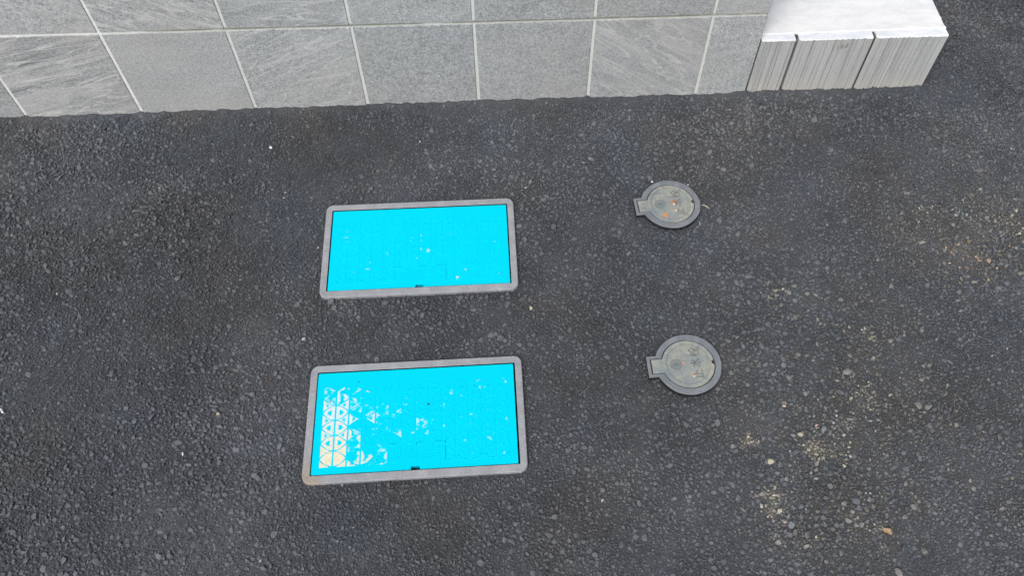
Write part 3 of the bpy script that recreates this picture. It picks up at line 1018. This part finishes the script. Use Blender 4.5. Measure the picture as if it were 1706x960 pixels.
    for (x0, x1) in ((-0.0565, -0.0205), (0.0015, 0.0635)):
        xc_, wb, hb = (x0 + x1) / 2, x1 - x0, 0.0405
        loft(bm, [lift(rrect(wb + d, hb + d, 0.001, 2, xc_, -0.07825), z) for d, z in ((0.0006, zb - 0.0001), (0.0003, PT), (-0.0009, PT), (-0.0012, zb - 0.0001))])
    strokes(bm, KANJI['ryo'], -0.0385, -0.0785, 0.028, 0.033, 0, 0.0017, zb - 0.0001, PT)
    strokes(bm, KANJI['sui'], -0.0095, -0.0785, 0.018, 0.030, 0, 0.0019, zb - 0.0001, PT)
    strokes(bm, KANJI['ki'], 0.0325, -0.0785, 0.044, 0.033, 0, 0.0018, zb - 0.0001, PT)
    from_bm('lettering', bm, LID, lid)
    return root

meter_cover(COVERS[0][:2], COVERS[0][2], -0.0002, 0.1, 'bright blue box cover nearer the tiled wall, its paint almost whole', 0.0)
meter_cover(COVERS[1][:2], COVERS[1][2], -0.0011, 1.0, 'bright blue box cover with white worn triangles along its left side', 1.0)

# ------------------------------------------------------------------ round stop valve covers
def tab_outline(rad, tabx, hw, n=200, notch=None):
    a0 = math.pi - math.asin(hw / rad)
    pts = []
    for i in range(n + 1):
        a = -a0 + 2 * a0 * i / n
        r_ = rad
        if notch and abs(a) * rad < notch: r_ = rad - math.sqrt(notch ** 2 - (a * rad) ** 2) * 1.05
        pts.append((r_ * math.cos(a), r_ * math.sin(a)))
    xs_ = pts[-1][0]
    for t in (0.33, 0.67): pts.append((xs_ + (-tabx - xs_) * t, hw))
    pts.append((-tabx, hw)); pts.append((-tabx, hw / 3)); pts.append((-tabx, -hw / 3)); pts.append((-tabx, -hw))
    for t in (0.67, 0.33): pts.append((xs_ + (-tabx - xs_) * t, -hw))
    return pts

def valve_cover(loc, rz, patina, label, seed):
    root = empty('valve_cover', (*loc, 0.0), rz)
    tag(root, label, 'valve cover', 'round valve covers in the asphalt')
    rr = random.Random(seed)
    ft = 0.0105
    o1 = tab_outline(RO, TABX, TABH)
    wob = [rr.uniform(-1, 1) for _ in range(24)]
    def rough_(p):
        a = math.atan2(p[1], p[0]); k = (a + math.pi) / (2 * math.pi) * 24
        i = int(k) % 24; t = k - int(k)
        s = 1 + 0.010 * (wob[i] * (1 - t) + wob[(i + 1) % 24] * t)
        return (p[0] * s, p[1] * s)
    o1 = [rough_(p) for p in o1]
    i1 = tab_outline(0.0615, 0.0856, 0.0196)
    bm = bmesh.new()
    loft(bm, [lift(o1, -0.03), lift([(p[0] * 1.004, p[1] * 1.004) for p in o1], ft - 0.003)], mat=1)  # outer skirt coloured dark as painted contact shade round the rim
    loft(bm, [lift([(p[0] * 1.004, p[1] * 1.004) for p in o1], ft - 0.003), lift(o1, ft - 0.0016), lift([(p[0] * .985, p[1] * .985) for p in o1], ft), lift([(p[0] * 1.012, p[1] * 1.012) for p in i1], ft), lift(i1, ft - 0.0008), lift(i1, -0.02)], False, True)
    bmesh.ops.remove_doubles(bm, verts=bm.verts, dist=1e-6)
    from_bm('frame', bm, [IRON_FRAME, PAINTED_SHADE], root)
    l1 = tab_outline(0.0594, 0.0826, 0.0172, notch=0.0058)
    lz = ft - 0.0006
    def circ(r_):
        out = []
        for p in tab_outline(0.0600, 0.0832, 0.0178):
            a = math.atan2(p[1], p[0]); out.append((r_ * math.cos(a), r_ * math.sin(a)))
        return out
    bm = bmesh.new()
    sc = lambda P, s: [(p[0] * s, p[1] * s) for p in P]
    loft(bm, [lift(l1, -0.012), lift(l1, lz - 0.0006), lift(sc(l1, .988), lz), lift(circ(0.0506), lz), lift(circ(0.0502), lz - 0.0016), lift(circ(0.0488), lz - 0.0016), lift(circ(0.0482), lz + 0.0001), lift(circ(0.030), lz + 0.0004)], False, True)
    lid = from_bm('lid', bm, patina, root)
    lid.rotation_euler = (0, 0, 0)
    zt = lz + 0.0002
    bm = bmesh.new()
    ex, ey = -0.0275, 0.0005
    ring(bm, ex, ey, 0.0128, 0.0014, zt - 0.0002, zt + 0.0008, 40)
    ring(bm, ex, ey, 0.0088, 0.0012, zt - 0.0002, zt + 0.0008, 48, 0.0008, 8)
    strokes(bm, [[(.1, .75), (.5, .9), (.85, .7)], [(.2, .45), (.8, .5)], [(.5, .85), (.5, .1)], [(.2, .2), (.5, .3), (.85, .15)], [(.15, .6), (.3, .35)], [(.7, .65), (.85, .4)]], ex, ey, 0.012, 0.012, R(70), 0.0014, zt - 0.0002, zt + 0.0008)
    from_bm('emblem', bm, LETTER, lid)
    bm = bmesh.new()
    for ch_, yy in (('shi', -0.0275), ('sui', 0.0005), ('sen', 0.0275)):
        strokes(bm, KANJI[ch_], 0.0165, yy, 0.0235, 0.024, R(90), 0.0023, zt - 0.0002, zt + 0.0010)
    from_bm('lettering', bm, LETTER, lid)
    if seed == 1:
        bm = bmesh.new()
        for pth in ([(-.076, .004), (-.070, .006), (-.066, .001)], [(-.075, -.008), (-.069, -.005), (-.066, -.010)], [(-.05, .03), (-.035, .036), (-.02, .037)], [(-.03, .044), (-.02, .046)]):
            for p, q_ in zip(pth[:-1], pth[1:]): bar(bm, p, q_, 0.0013, zt - 0.0004, zt + 0.0006)
        from_bm('cast_mark', bm, LETTER, lid)['kind'] = 'stuff'
    return root
valve_cover(VALVES[0][:2], VALVES[0][2], PATINA_RUSTY, 'round grey valve cover with orange rust spots, nearer the tiled wall', 1)
valve_cover(VALVES[1][:2], VALVES[1][2], PATINA, 'round grey valve cover farther from the wall, clean greenish lid with readable letters', 2)

# ------------------------------------------------------------------ loose things on the asphalt
def pebble(x, y, r_, mat, label, seed, sx=1.0, sy=0.8, sz=0.7, z=0.003, name='pebble', cat='pebble', group='loose pale pebbles on the asphalt'):
    rr = random.Random(seed)
    bm = bmesh.new()
    bmesh.ops.create_icosphere(bm, subdivisions=2, radius=r_ * 0.82)
    ph = [rr.uniform(0, 6) for _ in range(6)]
    for v in bm.verts:
        d = v.co.normalized()
        k = 1 + 0.16 * math.sin(3 * d.x + ph[0]) * math.sin(3 * d.y + ph[1]) + 0.12 * math.sin(4 * d.z + 3 * d.x + ph[2]) + rr.uniform(-.05, .05)
        v.co = Vector((v.co.x * sx * k, v.co.y * sy * k, v.co.z * sz * k))
    o = from_bm(name, bm, mat)
    o.location = (x, y, z)
    o.rotation_euler = (0, 0, rr.uniform(0, 3))
    tag(o, label, cat, group)
    return o
WHITE_ST = mat_plain('white_stone', (0.80, 0.80, 0.78), 0.12)
CREAM_ST = mat_plain('cream_stone', (0.42, 0.39, 0.29), 0.25)
GREY_ST = mat_plain('grey_stone', (0.20, 0.205, 0.21), 0.2)
YEL_ST = mat_plain('yellowish_stone', (0.42, 0.37, 0.24), 0.3)
pebble(-0.585, -0.144, 0.0052, WHITE_ST, 'small bright white pebble between the tiled wall and the upper blue cover', 1)
pebble(-0.194, -0.142, 0.0028, WHITE_ST, 'tiny white stone chip close under the tiled wall', 2)
pebble(0.071, -0.677, 0.0065, CREAM_ST, 'pale pebble just right of the gap between the blue covers', 3)
pebble(0.556, -1.085, 0.0090, CREAM_ST, 'chalky yellow pebble below the lower round cover', 4, 1.1, 0.9, 0.6)
pebble(-0.620, -0.906, 0.0048, YEL_ST, 'small yellowish pebble left of the lower blue cover', 5)
pebble(-0.681, -0.994, 0.0040, WHITE_ST, 'thin white stone splinter left of the lower blue cover', 6, 1.4, 0.5, 0.5)
pebble(-1.081, -0.872, 0.0058, WHITE_ST, 'white stone splinter at the left edge of the asphalt', 7, 1.5, 0.5, 0.5)
pebble(0.407, -0.311, 0.0035, WHITE_ST, 'tiny white pebble touching the upper left of the rusty round cover', 8)
pebble(0.499, -0.326, 0.0028, WHITE_ST, 'tiny white pebble above right of the rusty round cover', 9)
pebble(0.688, -1.018, 0.0085, GREY_ST, 'smooth grey pebble in the sandy patch right of the lower covers', 10, 0.8, 1.1, 0.7)
pebble(0.775, -0.885, 0.0105, GREY_ST, 'largest smooth grey pebble, above the sandy patch', 11, 1.1, 0.9, 0.6)
pebble(0.634, -1.028, 0.0075, CREAM_ST, 'rounded cream pebble at the edge of the sandy patch', 12)
pebble(1.335, -0.51, 0.0065, CREAM_ST, 'cream pebble near the right edge of the asphalt', 13)

ORANGE = mat_plain('dry_leaf', (0.40, 0.27, 0.16), 0.3)
bm = bmesh.new()
lf = [(-.010, -.001), (-.004, .005), (.003, .006), (.009, .002), (.011, -.003), (.004, -.005), (-.004, -.005)]
top_ = [(p[0], p[1], .0045 + 0.002 * math.sin(p[0] * 400)) for p in lf]
loft(bm, [[(p[0], p[1], p[2] - .0006) for p in top_], top_], True, True)
o = from_bm('leaf_scrap', bm, ORANGE); o.location = (0.762, -1.247, 0.002); o.rotation_euler = (0, 0, R(-40))
tag(o, 'orange brown scrap of dry leaf on the asphalt', 'leaf')

STRAW = mat_plain('straw', (0.56, 0.50, 0.38), 0.15)
def straw(pts, wd, label):
    bm = bmesh.new()
    rings_ = []
    for i, p in enumerate(pts):
        d = Vector(pts[min(i + 1, len(pts) - 1)]) - Vector(pts[max(i - 1, 0)])
        d.z = 0; d.normalize(); s = Vector((-d.y, d.x, 0))
        k = wd * (1.0 if 0 < i < len(pts) - 1 else 0.5)
        rings_.append([Vector(p) + s * k * math.cos(a) + Vector((0, 0, 1)) * k * math.sin(a) for a in (0, 1.57, 3.14, 4.71)])
    loft(bm, rings_, True, True)
    o = from_bm('straw', bm, STRAW)
    tag(o, label, 'straw', 'dry straws by the rusty round cover')
straw([(.522, -.396, .007), (.529, -.3985, .0075), (.536, -.403, .007), (.541, -.409, .006)], .0011, 'short curved dry straw right of the rusty round cover')
straw([(.508, -.447, .006), (.5085, -.453, .007), (.508, -.461, .006)], .0009, 'tiny upright-lying straw below right of the rusty round cover')

# dark specks of dirt on the lids
SPECK = mat_plain('dirt_crumb', (0.03, 0.035, 0.04))
for (x, y, r_, lab) in ((0.0255, 0.0290, .0026, 'dark crumb of asphalt right of centre on the worn blue cover'), (-0.1865, 0.0475, .0017, 'dark crumb on the worn white triangles at the left'), (-0.1285, 0.0925, .0016, 'dark crumb near the far edge of the worn blue cover')):
    pebble(COVERS[1][0] + x, COVERS[1][1] + y, r_, SPECK, lab, int(x * 1e4) + 900, 1.3, .7, .6, 0.0056, 'asphalt_crumb', 'crumb', 'asphalt crumbs on the worn blue cover')
